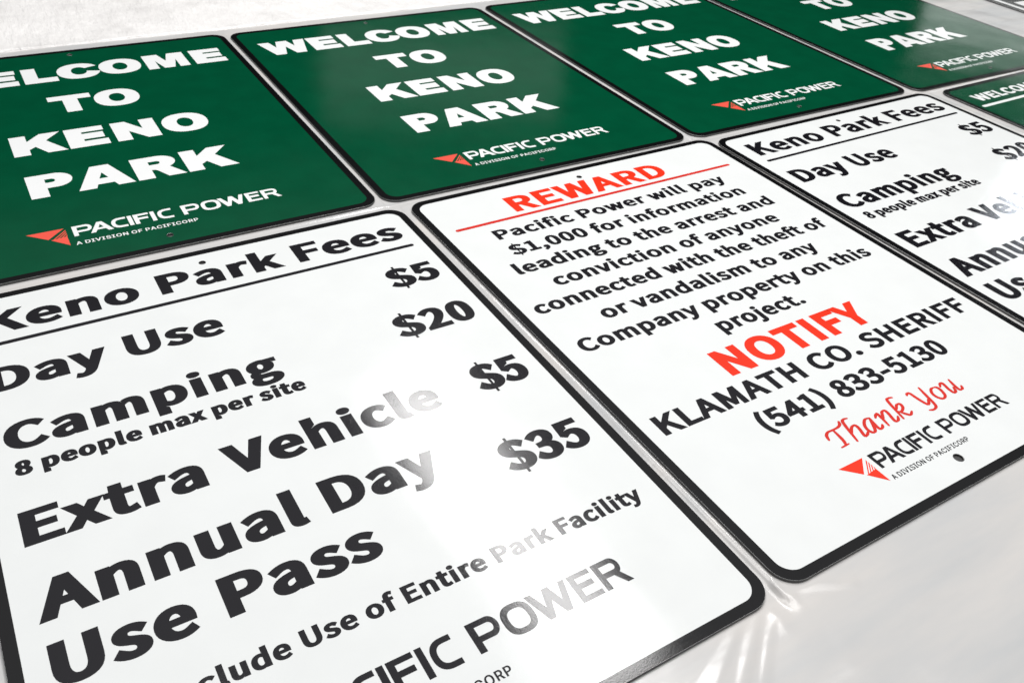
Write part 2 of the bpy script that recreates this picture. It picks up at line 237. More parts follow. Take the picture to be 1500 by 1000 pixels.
FONT_FINE={'A':(943,[[77,0,32,0,153,333,275,667,396,1000,445,1000,494,1000,543,1000,665,667,788,333,910,0,866,0,821,0,777,0,706,198,635,396,564,595,551,631,536,677,519,732,502,786,481,856,456,940,465,940,473,940,482,940,457,855,436,784,418,729,401,674,386,629,374,595,305,396,236,198,167,0,122,0],[386,279,216,279,216,316,216,353,216,391,386,391,557,391,727,391,727,353,727,316,727,279,557,279]]),
'D':(987,[[532,0,430,0,350,0,269,0,189,0,189,37,189,75,189,112,266,112,344,112,422,112,504,112,571,128,625,159,679,190,719,235,745,293,771,351,785,421,785,502,785,582,771,651,745,709,719,766,680,811,628,842,576,872,512,888,434,888,351,888,267,888,183,888,183,925,183,963,183,1000,270,1000,356,1000,443,1000,540,1000,624,980,693,940,762,900,815,843,852,769,889,694,907,605,907,502,907,398,889,308,852,233,815,158,760,101,689,60,618,20],[203,1000,245,1000,245,667,245,333,245,0,203,0,160,0,118,0,118,333,118,667,118,1000,160,1000]]),
'I':(591,[[217,0,61,0,61,37,61,75,61,112,118,112,175,112,232,112,232,371,232,629,232,888,175,888,118,888,61,888,61,925,61,963,61,1000,217,1000,373,1000,530,1000,530,963,530,925,530,888,473,888,416,888,359,888,359,629,359,371,359,112,416,112,473,112,530,112,530,75,530,37,530,0,373,0]]),
'V':(943,[[449,0,401,0,278,333,155,667,32,1000,77,1000,121,1000,166,1000,236,802,307,604,378,405,390,372,405,327,423,270,441,214,463,144,487,60,479,60,470,60,461,60,486,145,507,216,525,271,543,327,557,372,569,405,638,604,707,802,776,1000,821,1000,865,1000,910,1000,789,667,668,333,546,0,498,0]]),
'S':(878,[[516,-17,440,-17,367,-17,304,-6,251,18,197,42,155,75,126,118,96,161,79,211,75,268,119,268,162,268,205,268,209,230,221,198,243,172,264,147,293,128,327,115,362,103,399,97,440,97,485,97,526,104,562,118,598,133,627,154,648,181,669,207,679,238,679,274,679,306,670,332,653,352,635,372,611,389,582,402,552,415,518,427,481,437,441,448,401,459,361,470,278,493,214,526,169,568,124,611,102,666,102,732,102,789,117,838,147,880,178,922,219,955,270,979,322,1002,381,1013,446,1013,513,1013,571,1002,621,978,672,955,712,923,741,882,771,841,786,795,788,743,746,743,705,743,663,743,658,793,635,832,594,860,553,887,503,901,442,901,399,901,362,894,329,880,296,866,271,847,253,822,235,798,226,770,226,738,226,704,237,677,257,656,278,635,303,618,333,606,362,593,391,584,417,577,451,567,485,558,519,549,549,541,580,531,612,518,645,505,676,488,705,467,734,446,757,420,776,388,794,357,803,318,803,272,803,218,788,169,760,125,731,81,690,46,636,21,581,-5]]),
'O':(1048,[[611,-13,525,-13,439,-13,363,7,296,49,229,91,176,150,137,227,99,303,79,394,79,499,79,605,99,696,137,773,176,850,229,909,296,951,363,993,439,1013,525,1013,611,1013,687,993,754,951,821,909,873,850,912,773,950,696,969,605,969,499,969,394,950,303,912,227,873,150,821,91,754,49,687,7],[465,104,525,104,584,104,638,119,687,149,735,180,774,224,803,283,831,342,846,414,846,499,846,585,831,658,803,717,774,776,735,820,687,851,638,881,584,896,525,896,465,896,411,881,362,850,314,820,275,775,246,716,218,657,203,585,203,499,203,414,218,342,246,284,275,225,314,180,362,150,411,119]]),
'N':(1029,[[161,0,118,0,118,333,118,667,118,1000,168,1000,218,1000,268,1000,403,786,539,573,674,359,685,343,698,322,713,296,728,271,744,242,762,210,779,178,796,144,813,108,808,107,802,106,796,105,792,142,789,178,788,213,786,248,785,280,785,309,784,338,784,363,784,383,784,589,784,794,784,1000,826,1000,868,1000,911,1000,911,667,911,333,911,0,861,0,811,0,760,0,639,190,518,380,397,570,382,596,365,622,349,650,332,678,313,711,291,749,269,787,243,834,211,889,219,890,227,891,234,892,236,842,238,796,240,754,242,712,243,676,244,645,245,614,246,589,246,572,246,381,246,191,246,0,203,0]]),
'F':(806,[[160,0,118,0,118,333,118,667,118,1000,321,1000,523,1000,726,1000,726,963,726,925,726,888,565,888,405,888,245,888,245,774,245,661,245,547,390,547,535,547,681,547,681,510,681,472,681,435,535,435,390,435,245,435,245,290,245,145,245,0,203,0]]),
'P':(874,[[160,0,118,0,118,333,118,667,118,1000,233,1000,348,1000,462,1000,539,1000,603,986,653,958,704,930,741,892,766,845,791,797,803,743,803,683,803,624,791,570,766,522,741,474,704,436,653,407,603,379,539,365,462,365,380,365,297,365,215,365,215,402,215,439,215,477,296,477,376,477,457,477,509,477,552,485,584,503,616,521,640,546,655,577,670,609,677,644,677,683,677,723,670,758,655,789,640,820,616,844,584,862,551,880,509,889,456,889,386,889,315,889,245,889,245,592,245,296,245,0,203,0]]),
'C':(1003,[[577,-13,526,-13,439,-13,362,7,295,49,228,91,175,150,137,227,98,303,79,394,79,499,79,605,98,696,137,773,175,850,228,909,295,951,362,993,439,1013,526,1013,576,1013,624,1006,669,991,714,977,754,955,790,926,826,898,856,863,880,822,904,782,921,736,930,685,887,685,845,685,803,685,795,719,783,749,765,776,748,802,727,824,702,842,678,860,650,874,620,883,590,891,558,896,526,896,464,896,409,881,361,850,312,819,274,774,246,715,217,656,203,584,203,499,203,415,218,343,246,284,274,225,313,181,361,150,410,119,465,104,526,104,558,104,590,109,620,118,650,127,678,140,702,158,727,176,748,198,765,225,783,251,795,281,803,315,845,315,887,315,930,315,921,264,905,219,881,178,857,138,827,103,791,74,755,46,714,24,669,9,624,-6]]),
'R':(883,[[160,0,118,0,118,333,118,667,118,1000,233,1000,349,1000,464,1000,541,1000,604,987,655,960,705,934,743,898,767,851,792,805,805,752,805,692,805,632,792,579,767,534,743,488,705,452,654,427,604,401,540,389,464,389,372,389,281,389,189,389,189,426,189,464,189,501,279,501,369,501,459,501,511,501,553,509,585,524,617,540,641,562,656,591,671,619,679,653,679,692,679,732,671,766,656,796,641,825,617,848,585,864,552,880,510,889,458,889,387,889,316,889,245,889,245,592,245,296,245,0,203,0],[743,0,694,0,613,150,533,300,452,450,500,450,548,450,595,450,677,300,759,150,841,0,792,0]])}


PI = math.pi


def is_straight(p, a, b, q):
    d = (q[0] - p[0], q[1] - p[1]); L = math.hypot(*d)
    if L < 1e-9:
        return True
    return all(abs((h[0] - p[0]) * d[1] - (h[1] - p[1]) * d[0]) / L < 2.0 for h in (a, b))


def flatten(v, n=7):
    pts = [((v[i], v[i + 1]), (v[i + 2], v[i + 3]), (v[i + 4], v[i + 5])) for i in range(0, len(v), 6)]
    out = []
    for i, (l, p, r) in enumerate(pts):
        l2, q, _ = pts[(i + 1) % len(pts)]
        out.append(p)
        if is_straight(p, r, l2, q):
            continue
        for k in range(1, n):
            t = k / n; u = 1 - t
            out.append(tuple(u ** 3 * p[j] + 3 * u * u * t * r[j] + 3 * u * t * t * l2[j] + t ** 3 * q[j] for j in (0, 1)))
    res = []
    for p in out:
        if not res or math.dist(p, res[-1]) > 0.5:
            res.append((p[0] / 1000.0, p[1] / 1000.0) if False else p)
    if math.dist(res[0], res[-1]) < 0.5:
        res.pop()
    return [(x / 1000.0, y / 1000.0) for x, y in res]


def poly_area(c):
    return 0.5 * sum(c[i][0] * c[(i + 1) % len(c)][1] - c[(i + 1) % len(c)][0] * c[i][1] for i in range(len(c)))


def orient(cs):
    big = max(cs, key=lambda c: abs(poly_area(c)))
    if poly_area(big) < 0:
        cs = [c[::-1] for c in cs]
    return cs


def embolden(cs, dx, dy):
    """push every outline outwards by dx sideways and dy up and down, keeping corners sharp"""
    if dx <= 0 or dy <= 0:
        return cs
    k = dy / dx
    out = []
    for c in cs:
        c = [(x * k, y) for x, y in c]
        n = len(c); r = []
        for i in range(n):
            p, q, s = c[i - 1], c[i], c[(i + 1) % n]
            d1 = (q[0] - p[0], q[1] - p[1]); d2 = (s[0] - q[0], s[1] - q[1])
            l1 = math.hypot(*d1) or 1e-9; l2 = math.hypot(*d2) or 1e-9
            n1 = (d1[1] / l1, -d1[0] / l1); n2 = (d2[1] / l2, -d2[0] / l2)
            m = (n1[0] + n2[0], n1[1] + n2[1]); ml = m[0] ** 2 + m[1] ** 2
            if ml < 0.25:
                r.append(((q[0] + n1[0] * dy) / k, q[1] + n1[1] * dy))
                r.append(((q[0] + n2[0] * dy) / k, q[1] + n2[1] * dy))
            else:
                f = 2 * dy / ml
                r.append(((q[0] + m[0] * f) / k, q[1] + m[1] * f))
        out.append(r)
    return out


def winding(pt, cs):
    x, y = pt; w = 0
    for c in cs:
        n = len(c)
        for i in range(n):
            x1, y1 = c[i]; x2, y2 = c[(i + 1) % n]
            if y1 <= y:
                if y2 > y and (x2 - x1) * (y - y1) - (x - x1) * (y2 - y1) > 0:
                    w += 1
            elif y2 <= y and (x2 - x1) * (y - y1) - (x - x1) * (y2 - y1) < 0:
                w -= 1
    return w


def fill(cs):
    """triangles covering every point with positive winding number"""
    vs, es = [], []
    for c in cs:
        b = len(vs)
        vs += [Vector(p) for p in c]
        es += [(b + i, b + (i + 1) % len(c)) for i in range(len(c))]
    v, _, f, _, _, _ = delaunay_2d_cdt(vs, es, [], 0, 1e-6)
    tris = []
    for t in f:
        cx = sum(v[i].x for i in t) / 3; cy = sum(v[i].y for i in t) / 3
        if winding((cx, cy), cs) > 0:
            a = v[t[0]]; b = v[t[1]]; c = v[t[2]]
            if (b.x - a.x) * (c.y - a.y) - (c.x - a.x) * (b.y - a.y) < 0:
                t = (t[0], t[2], t[1])
            tris.append(tuple(t))
    return [(p.x, p.y) for p in v], tris


_cache = {}


def glyph(font, ch, dx, dy):
    key = (id(font), ch, round(dx, 4), round(dy, 4))
    if key not in _cache:
        if ch == '$':                       # heavy S with a hairline bar through it
            adv, cs = font['S']
            cs = embolden(orient([flatten(c) for c in cs]), dx, dy)
            s = 1.0 / (1 + 2 * dy)
            xs = [p[0] for c in cs for p in c]; cx = (min(xs) + max(xs)) / 2
            cs = [[(cx + (x - cx) * 1.02, (y + dy) * s) for x, y in c] for c in cs]
            hw = 0.042
            cs.append([(cx - hw, -0.13), (cx + hw, -0.13), (cx + hw, 1.13), (cx - hw, 1.13)])
            _cache[key] = (adv / 1000.0, *fill(cs))
        else:
            adv, cs = font[ch]
            cs = orient([flatten(c) for c in cs])
            cs = embolden(cs, dx, dy)
            s = 1.0 / (1 + 2 * dy)
            cs = [[(x, (y + dy) * s) for x, y in c] for c in cs]
            _cache[key] = (adv / 1000.0, *fill(cs))
    return _cache[key]


STEM, BAR = 0.1255, 0.108


def layout(font, text, dx, dy, track, space):
    x = 0.0; V = []; T = []; ext = []
    for ch in text:
        if ch == ' ':
            ext.append((x, x)); x += space; continue
        adv, v, t = glyph(font, ch, dx, dy)
        b = len(V)
        V += [(px + x, py) for px, py in v]
        T += [tuple(i + b for i in tr) for tr in t]
        ext.append((x + min(p[0] for p in v), x + max(p[0] for p in v)))
        x += adv + 2 * dx * 0.60 + track
    return V, T, ext


def text_tris(text, x0, x1, ytop, ybase, stem=0.285, bar=0.225, font=None, track=0.0, space=0.36, at=()):
    """one line of lettering: ink runs x0..x1 inches, capitals ytop..ybase inches below the sign's top edge"""
    font = font or FONT_TEXT
    cap = ybase - ytop
    sx = 1.0
    dy = max(0.0, (bar * 1.0 - BAR) / 2); dy = dy / (1 - 2 * dy) if dy > 0 else 0
    for _ in range(3):
        dx = max(0.0, (stem / sx - STEM) / 2) if dy > 0 else 0.0
        if dy > 0 and dx <= 0:
            dx = 0.004
        V, T, ext = layout(font, text, dx, dy, track, space)
        a = min(p[0] for p in V); b = max(p[0] for p in V)
        sx = (x1 - x0) / ((b - a) * cap)
    # kerning: letters named in `at` (index, inches, side) sit at their measured place
    src = [a] + [ext[i][0 if s == 'l' else 1] for i, _, s in at] + [b]
    dst = [x0] + [x for _, x, _ in at] + [x1]
    return [(float(np.interp(p[0], src, dst)), -(ybase - p[1] * cap)) for p in V], T


# ---------------------------------------------------------------- mesh helpers
def link(name, me, parent=None):
    o = bpy.data.objects.new(name, me)
    COL.objects.link(o)
    if parent:
        o.parent = parent
    return o


def sheet(name, V, T, z, mat, parent):
    """flat printed film at height z (metres), coordinates in inches from the top left corner"""
    me = bpy.data.meshes.new(name)
    me.from_pydata([(x * IN, y * IN, z) for x, y in V], [], T)
    me.materials.append(mat)
    me.update()
    return link(name, me, parent)


def poly_sheet(name, contours, z, mat, parent):
    V, T = fill(contours)
    return sheet(name, V, T, z, mat, parent)


def rrect(x0, y0, x1, y1, r, n=12):
    """counter clockwise, y up"""
    pts = []
    for cx, cy, a0 in ((x1 - r, y1 - r, 0), (x0 + r, y1 - r, 90), (x0 + r, y0 + r, 180), (x1 - r, y0 + r, 270)):
        for k in range(n + 1):
            a = math.radians(a0 + 90 * k / n)
            pts.append((cx + r * math.cos(a), cy + r * math.sin(a)))
    return pts


def circ(cx, cy, r, n=28):
    return [(cx + r * math.cos(2 * PI * k / n), cy + r * math.sin(2 * PI * k / n)) for k in range(n)]


TH = 0.0022          # plate thickness
Z_PRINT = TH + 0.00006
Z_TEXT = TH + 0.00010


def plate(name, w, h, r, holes, face_mat, parent):
    """aluminium blank with rounded corners, a softened rim and drilled holes; top face carries the vinyl"""
    bev = 0.00022 / IN
    out = rrect(0, -h, w, 0, r)
    inn = rrect(bev, -h + bev, w - bev, -bev, r - bev)
    hc = [circ(x, -y, hr)[::-1] for x, y, hr in holes]
    V, T = fill([inn] + hc)
    me = bpy.data.meshes.new(name)
    verts = [(x * IN, y * IN, TH) for x, y in V]
    faces = [tuple(t) for t in T]; mats = [0] * len(T)
    n = len(out); b = len(verts)
    verts += [(x * IN, y * IN, TH) for x, y in inn]
    verts += [(x * IN, y * IN, TH - 0.00022) for x, y in out]
    verts += [(x * IN, y * IN, 0.0) for x, y in out]
    for i in range(n):
        j = (i + 1) % n
        faces.append((b + i, b + n + i, b + n + j, b + j)); mats.append(1)
        faces.append((b + n + i, b + 2 * n + i, b + 2 * n + j, b + n + j)); mats.append(2)
    faces.append(tuple(b + 2 * n + i for i in range(n))[::-1]); mats.append(1)
    me.from_pydata(verts, [], faces)
    me.materials.append(face_mat); me.materials.append(M_EDGE); me.materials.append(M_SIDE)
    for p, mi in zip(me.polygons, mats):
        p.material_index = mi
    me.update()
    return link(name, me, parent)


def hole_part(x, y, r, parent):
    """the drilled wall and closed bottom of a mounting hole, coloured dark for the shade inside, with a slightly raised bright burr round its mouth"""
    n = 28
    me = bpy.data.meshes.new('mounting_hole')
    V = []; F = []; Mi = []
    rings = [(r * 1.14, TH + 0.00003), (r * 1.07, TH + 0.00028), (r * 0.985, TH + 0.00012), (r * 0.98, 0.0004)]
    for rr, z in rings:
        V += [((x + rr * math.cos(2 * PI * k / n)) * IN, (-y + rr * math.sin(2 * PI * k / n)) * IN, z) for k in range(n)]
    for q in range(len(rings) - 1):
        for k in range(n):
            j = (k + 1) % n
            F.append((q * n + k, q * n + j, (q + 1) * n + j, (q + 1) * n + k)); Mi.append(0 if q < 2 else 1)
    F.append(tuple(3 * n + k for k in range(n))); Mi.append(1)
    me.from_pydata(V, [], F)
    me.materials.append(M_EDGE); me.materials.append(M_HOLE)
    for p, mi in zip(me.polygons, Mi):
        p.material_index = mi
    me.update()
    return link('mounting_hole', me, parent)


def border(parent, w=18, h=24, r=0.8, b=0.345, mat=None):
    o = rrect(0.012, -h + 0.012, w - 0.012, -0.012, r - 0.012)
    i = rrect(b, -h + b, w - b, -b, r - b * 0.75)
    return poly_sheet('border', [o, i[::-1]], Z_PRINT, mat or M_BLACK, parent)


def text(parent, s, x0, x1, yt, yb, mat, name='lettering', **k):
    V, T = text_tris(s, x0, x1, yt, yb, **k)
    return sheet(name, V, T, Z_TEXT, mat, parent)


def rule(parent, x0, x1, y, t, mat, name='underline'):
    return poly_sheet(name, [rrect(x0, -y - t / 2, x1, -y + t / 2, t * 0.49, 5)], Z_TEXT, mat, parent)


# ---------------------------------------------------------------- heavy wide capitals of the green signs (inches on the sign)
def sup(cx, cy, a, b, n=2.25, a0=0.0, a1=360.0, steps=72):
    pts = []
    for k in range(steps + (0 if abs(a1 - a0 - 360) < 1e-6 else 1)):
        t = math.radians(a0 + (a1 - a0) * k / steps)
        c, s = math.cos(t), math.sin(t)
        pts.append((cx + a * math.copysign(abs(c) ** (2 / n), c), cy + b * math.copysign(abs(s) ** (2 / n), s)))
    return pts


def ccw(c):
    return c if poly_area(c) > 0 else c[::-1]


def cw(c):
    return c if poly_area(c) < 0 else c[::-1]


# every letter: (solid contours, counters), cap 2.2 high, y down from the cap line, x from its own left edge
def HV(ch):
    H = 2.2
    if ch == 'W':
        return [[(0, 0), (.70, 0), (.90, .98), (1.15, 0), (1.82, 0), (2.05, .98), (2.26, 0), (2.94, 0), (2.42, H), (1.80, H), (1.48, .98), (1.14, H), (.52, H)]], []
    if ch == 'E':
        return [[(0, 0), (1.76, 0), (1.76, .52), (.73, .52), (.73, .72), (1.69, .72), (1.69, 1.35), (.73, 1.35), (.73, 1.57), (1.80, 1.57), (1.80, H), (0, H)]], []
    if ch == 'L':
        return [[(0, 0), (.71, 0), (.71, 1.56), (1.66, 1.56), (1.66, H), (0, H)]], []
    if ch == 'T':
        return [[(0, 0), (2.06, 0), (2.06, .58), (1.39, .58), (1.39, H), (.67, H), (.67, .58), (0, .58)]], []
    if ch == 'O':
        return [sup(1.11, 1.1, 1.11, 1.13)], [sup(1.11, 1.1, .385, .56, 2.1)]
    if ch == 'C':
        o = sup(1.10, 1.1, 1.10, 1.13, 2.2, 14, 333, 60)        # y down: 345 deg is the upper tip
        i = sup(1.12, 1.1, .40, .57, 2.1, 10, 325, 36)
        return [[(x, y) for x, y in o] + i[::-1]], []
    if ch == 'M':
        return [[(0, 0), (.87, 0), (1.145, 1.12), (1.42, 0), (2.29, 0), (2.29, H), (1.72, H), (1.72, .98), (1.43, H), (.86, H), (.57, .98), (.57, H), (0, H)]], []
    if ch == 'K':
        return [[(0, 0), (.71, 0), (.71, .70), (1.33, 0), (2.24, 0), (1.53, .82), (2.30, H), (1.44, H), (1.00, 1.38), (.71, 1.63), (.71, H), (0, H)]], []
    if ch == 'N':
        return [[(0, 0), (.69, 0), (1.36, 1.06), (1.36, 0), (2.05, 0), (2.05, H), (1.41, H), (.69, 1.17), (.69, H), (0, H)]], []
    if ch == 'P':
        bowl = [(1.15 + .71 * math.sin(t), .69 - .69 * math.cos(t)) for t in [PI * k / 16 for k in range(17)]]
        hol = [(1.00 + .16 * math.sin(t), .69 - .175 * math.cos(t)) for t in [PI * k / 10 for k in range(11)]]
        return [[(0, 0)] + bowl + [(.74, 1.38), (.74, H), (0, H)]], [[(.74, .515)] + hol + [(.74, .865)]]
    if ch == 'A':
        return [[(.80, 0), (1.60, 0), (2.37, H), (1.64, H), (1.53, 1.86), (.83, 1.86), (.73, H), (0, H)]], [[(1.18, .74), (1.37, 1.31), (.99, 1.31)]]
    if ch == 'R':
        bowl = [(1.20 + .73 * math.sin(t), .66 - .66 * math.cos(t)) for t in [PI * .83 * k / 16 for k in range(17)]]
        hol = [(1.08 + .16 * math.sin(t), .69 - .165 * math.cos(t)) for t in [PI * k / 10 for k in range(11)]]
        return [[(0, 0)] + bowl + [(2.12, H), (1.32, H), (.98, 1.50), (.86, 1.38), (.73, 1.37), (.73, H), (0, H)]], [[(.73, .525)] + hol + [(.73, .855)]]


def heavy(parent, word, xs, ytop, mat, s=1.0, name='lettering'):
    V = []; T = []
    for ch, x in zip(word, xs):
        so, co = HV(ch)
        cs = [ccw([(x + s * px, -ytop - s * py) for px, py in c]) for c in so] + [cw([(x + s * px, -ytop - s * py) for px, py in c]) for c in co]
        v, t = fill(cs)
        b = len(V); V += v; T += [tuple(i + b for i in q) for q in t]
    return sheet(name, V, T, Z_TEXT, mat, parent)


# ---------------------------------------------------------------- power company mark: wide lettering with a split triangle
def LG(ch):
    """thin wide capitals, cap .92 high, y down"""
    H = .92
    if ch == 'P':
        o = [(.58 + .24 * math.sin(t), .31 - .31 * math.cos(t)) for t in [PI * k / 14 for k in range(15)]]
        i = [(.56 + .12 * math.sin(t), .31 - .15 * math.cos(t)) for t in [PI * k / 12 for k in range(13)]]
        return [[(0, 0)] + o + [(.18, .62), (.18, H), (0, H)]], [[(.18, .16)] + i + [(.18, .46)]]
    if ch == 'R':
        o = [(.56 + .22 * math.sin(t), .28 - .28 * math.cos(t)) for t in [PI * .86 * k / 14 for k in range(15)]]
        i = [(.55 + .10 * math.sin(t), .275 - .12 * math.cos(t)) for t in [PI * k / 12 for k in range(13)]]
        return [[(0, 0)] + o + [(.87, H), (.68, H), (.46, .56), (.17, .56), (.17, H), (0, H)]], [[(.17, .155)] + i + [(.17, .395)]]
    if ch == 'A':
        return [[(.38, 0), (.60, 0), (.98, H), (.77, H), (.675, .70), (.30, .70), (.20, H), (0, H)]], [[(.49, .20), (.615, .55), (.365, .55)]]
    if ch == 'I':
        return [[(0, 0), (.175, 0), (.175, H), (0, H)]], []
    if ch == 'F':
        return [[(0, 0), (.68, 0), (.68, .16), (.18, .16), (.18, .36), (.62, .36), (.62, .53), (.18, .53), (.18, H), (0, H)]], []
    if ch == 'E':
        return [[(0, 0), (.69, 0), (.69, .15), (.18, .15), (.18, .34), (.63, .34), (.63, .51), (.18, .51), (.18, .76), (.70, .76), (.70, H), (0, H)]], []
    if ch == 'C':
        o = [(.43 - .43 * abs(math.sin(t)) ** .8, .46 - .46 * math.copysign(abs(math.cos(t)) ** .85, math.cos(t))) for t in [PI * k / 24 for k in range(25)]]
        i = [(.43 - .27 * abs(math.sin(t)) ** .8, .46 - .30 * math.copysign(abs(math.cos(t)) ** .85, math.cos(t))) for t in [PI * k / 24 for k in range(25)]]
        return [[(.66, 0)] + o + [(.66, H), (.66, .76)] + i[::-1] + [(.66, .16)]], []
    if ch == 'O':
        return [sup(.44, .46, .45, .475, 2.7)], [sup(.44, .46, .28, .315, 2.7)]
    if ch == 'W':
        return [[(0, 0), (.19, 0), (.40, .56), (.56, 0), (.74, 0), (.92, .56), (1.09, 0), (1.27, 0), (1.01, H), (.83, H), (.65, .38), (.46, H), (.29, H)]], []


MARK = [('P', -4.92), ('A', -4.21), ('C', -3.235), ('I', -2.48), ('F', -2.22), ('I', -1.44), ('C', -1.14),
        ('P', 0.0), ('O', .94), ('W', 1.80), ('E', 3.16), ('R', 3.97)]


def company_mark(parent, xp, ytop, s, letter_mat, tri_mat, fine_x1, fine_base):
    """xp: left edge of the second word; s: scale against a .92 inch cap"""
    V = []; T = []
    for ch, dx in MARK:
        so, co = LG(ch)
        f = lambda c: [(xp + s * (dx + px), -ytop - s * py) for px, py in c]
        v, t = fill(embolden([ccw(f(c)) for c in so] + [cw(f(c)) for c in co], 0.008 * s, 0.007 * s))
        b = len(V); V += v; T += [tuple(i + b for i in q) for q in t]
    sheet('lettering', V, T, Z_TEXT, letter_mat, parent)
    g = lambda c: ccw([(xp + s * px, -ytop - s * py) for px, py in c])
    x0, x1 = -6.83, -5.22
    big = [(x0, 0), (x1 - .02, 0), (x1 - .79, .79)]
    low = [(x1 - .70, .87), (x1 - .06, .80), (x1, .80), (x1, 1.64)]
    shp = [g(big), g(low)]
    for k in range(4):
        y = .165 + .155 * k; w = .09
        xb = x1 - .60 + .165 * k
        shp.append(g([(x1 + .02, y), (x1 + .02, y + w), (xb + .07, .86), (xb, .86)]))
    poly_sheet('triangle_emblem', shp, Z_TEXT, tri_mat, parent)
    x = xp - 4.98 * s
    V, T = text_tris('A DIVISION OF PACIFICORP', x, fine_x1, fine_base - .28 * s, fine_base, font=FONT_FINE, stem=.195, bar=.155, track=0.07, space=0.36)
    sheet('fine_print', V, T, Z_TEXT, letter_mat, parent)


# ---------------------------------------------------------------- brush script
SCRIPT = [
    [[5.66, 20.31], [5.75, 20.12], [5.92, 20.02], [6.13, 20.02], [6.41, 20.01], [6.59, 19.94], [6.67, 19.82]],
    [[6.16, 20.04], [6.09, 20.54], [5.99, 20.75]],
    [[5.77, 20.77], [6.14, 20.75]],
    [[7.07, 19.84], [6.89, 19.82], [6.75, 19.98], [6.5, 20.8]],
    [[6.63, 20.45], [6.83, 20.25], [7.02, 20.21], [7.05, 20.37], [6.93, 20.74], [7.07, 20.74], [7.18, 20.66]],
    [[7.79, 20.2], [7.58, 20.18], [7.34, 20.38], [7.26, 20.61], [7.33, 20.77], [7.5, 20.7], [7.79, 20.2]],
    [[7.79, 20.2], [7.68, 20.61], [7.7, 20.77], [7.84, 20.74], [7.93, 20.65]],
    [[7.99, 20.3], [8.14, 20.19], [8.22, 20.23], [8.11, 20.78]],
    [[8.25, 20.44], [8.44, 20.2], [8.6, 20.19], [8.59, 20.38], [8.49, 20.73], [8.63, 20.76], [8.78, 20.62]],
    [[9.43, 19.84], [9.26, 19.8], [9.11, 19.92], [8.87, 20.79]],
    [[9.06, 20.34], [9.24, 20.19], [9.39, 20.21], [9.34, 20.38], [9.14, 20.5], [9.02, 20.48]],
    [[9.03, 20.47], [9.15, 20.67], [9.27, 20.78], [9.46, 20.67]],
    [[10.01, 20.02], [10.1, 19.95], [10.2, 20.0], [10.22, 20.32], [10.28, 20.68], [10.39, 20.68], [10.53, 20.53]],
    [[10.77, 19.94], [10.64, 20.42], [10.54, 20.8], [10.44, 20.94], [10.26, 20.99], [10.09, 20.94]],
    [[11.31, 20.19], [11.13, 20.2], [10.96, 20.38], [10.95, 20.61], [11.08, 20.76], [11.29, 20.69], [11.41, 20.44], [11.41, 20.25], [11.31, 20.19]],
    [[11.55, 20.28], [11.71, 20.15], [11.8, 20.2], [11.73, 20.51], [11.74, 20.73], [11.87, 20.71], [11.98, 20.53]],
    [[12.2, 20.16], [12.1, 20.49], [12.08, 20.72], [12.23, 20.73], [12.33, 20.61]]]


def smooth(p, n=4):
    out = []
    for i in range(len(p) - 1):
        p0 = p[max(i - 1, 0)]; p1 = p[i]; p2 = p[i + 1]; p3 = p[min(i + 2, len(p) - 1)]
        for k in range(n):
            t = k / n
            out.append(tuple(.5 * (2 * p1[j] + (p2[j] - p0[j]) * t + (2 * p0[j] - 5 * p1[j] + 4 * p2[j] - p3[j]) * t * t + (3 * p1[j] - p0[j] - 3 * p2[j] + p3[j]) * t ** 3) for j in (0, 1)))
    out.append(p[-1])
    return out


def script(parent, strokes, mat, wid):
    shp = []
    for st in strokes:
        c = [(x, -y) for x, y in smooth(st)]
        cs = []
        for i, p in enumerate(c):
            d = (c[min(i + 1, len(c) - 1)][0] - c[max(i - 1, 0)][0], c[min(i + 1, len(c) - 1)][1] - c[max(i - 1, 0)][1])
            L = math.hypot(*d) or 1
            slope = abs(d[1]) / L                               # heavier on the down strokes
            end = min(1.0, 0.65 + 0.12 * min(i, len(c) - 1 - i))
            w = wid * (0.72 + 0.42 * slope) * end / 2
            cs.append((p, w))
        shp += [circ(p[0], p[1], w, 8) for p, w in cs]
        for (p, w), (q, w2) in zip(cs, cs[1:]):
            d = (q[0] - p[0], q[1] - p[1]); L = math.hypot(*d)
            if L < 1e-5:
                continue
            n = (-d[1] / L, d[0] / L)
            shp.append(ccw([(p[0] + n[0] * w, p[1] + n[1] * w), (p[0] - n[0] * w, p[1] - n[1] * w), (q[0] - n[0] * w2, q[1] - n[1] * w2), (q[0] + n[0] * w2, q[1] + n[1] * w2)]))
    V, T = fill(shp)
    return sheet('script_lettering', V, T, Z_TEXT, mat, parent)


# ---------------------------------------------------------------- placing the signs
POSE = {'G1': (-0.089477, 1.447261, -0.003169, 0.000882, -0.001652, 0.001808),
        'G2': (0.376278, 1.444893, -0.005300, -0.000928, -0.000169, 0.001922),
        'G3': (0.842645, 1.440348, -0.006235, -0.000117, 0.002628, 0.002541),
        'G4': (1.311018, 1.430219, -0.007535, 0.000187, 0.004790, -0.000300),
        'F1': (-0.076132, 0.820062, 0.000738, 0.000516, -0.004334, 0.001329),
        'R': (0.389622, 0.820193, 0.000903, -0.000538, 0.002063, -0.003346),
        'F3': (0.852198, 0.810573, 0.007428, -0.000003, 0.003205, -0.003933),
        'S': (1.342694, 0.808110, 0.013854, 0.000000, 0.000287, -0.000095),
        'X': (1.930892, 1.577952, -0.007535, 0.002612, 0.000000, 0.000000)}


def frame(x, y, th, z, zx, zy):
    """matrix whose origin is the sign's top left corner; top face on the measured plane"""
    c, s = math.cos(th), math.sin(th)
    ex = Vector((c, s, zx * c + zy * s)).normalized()
    n = Vector((-zx, -zy, 1)).normalized()
    ey = n.cross(ex)
    M = Matrix((ex, ey, n)).transposed().to_4x4()
    M.translation = Vector((x, y, z)) - n * TH
    return M


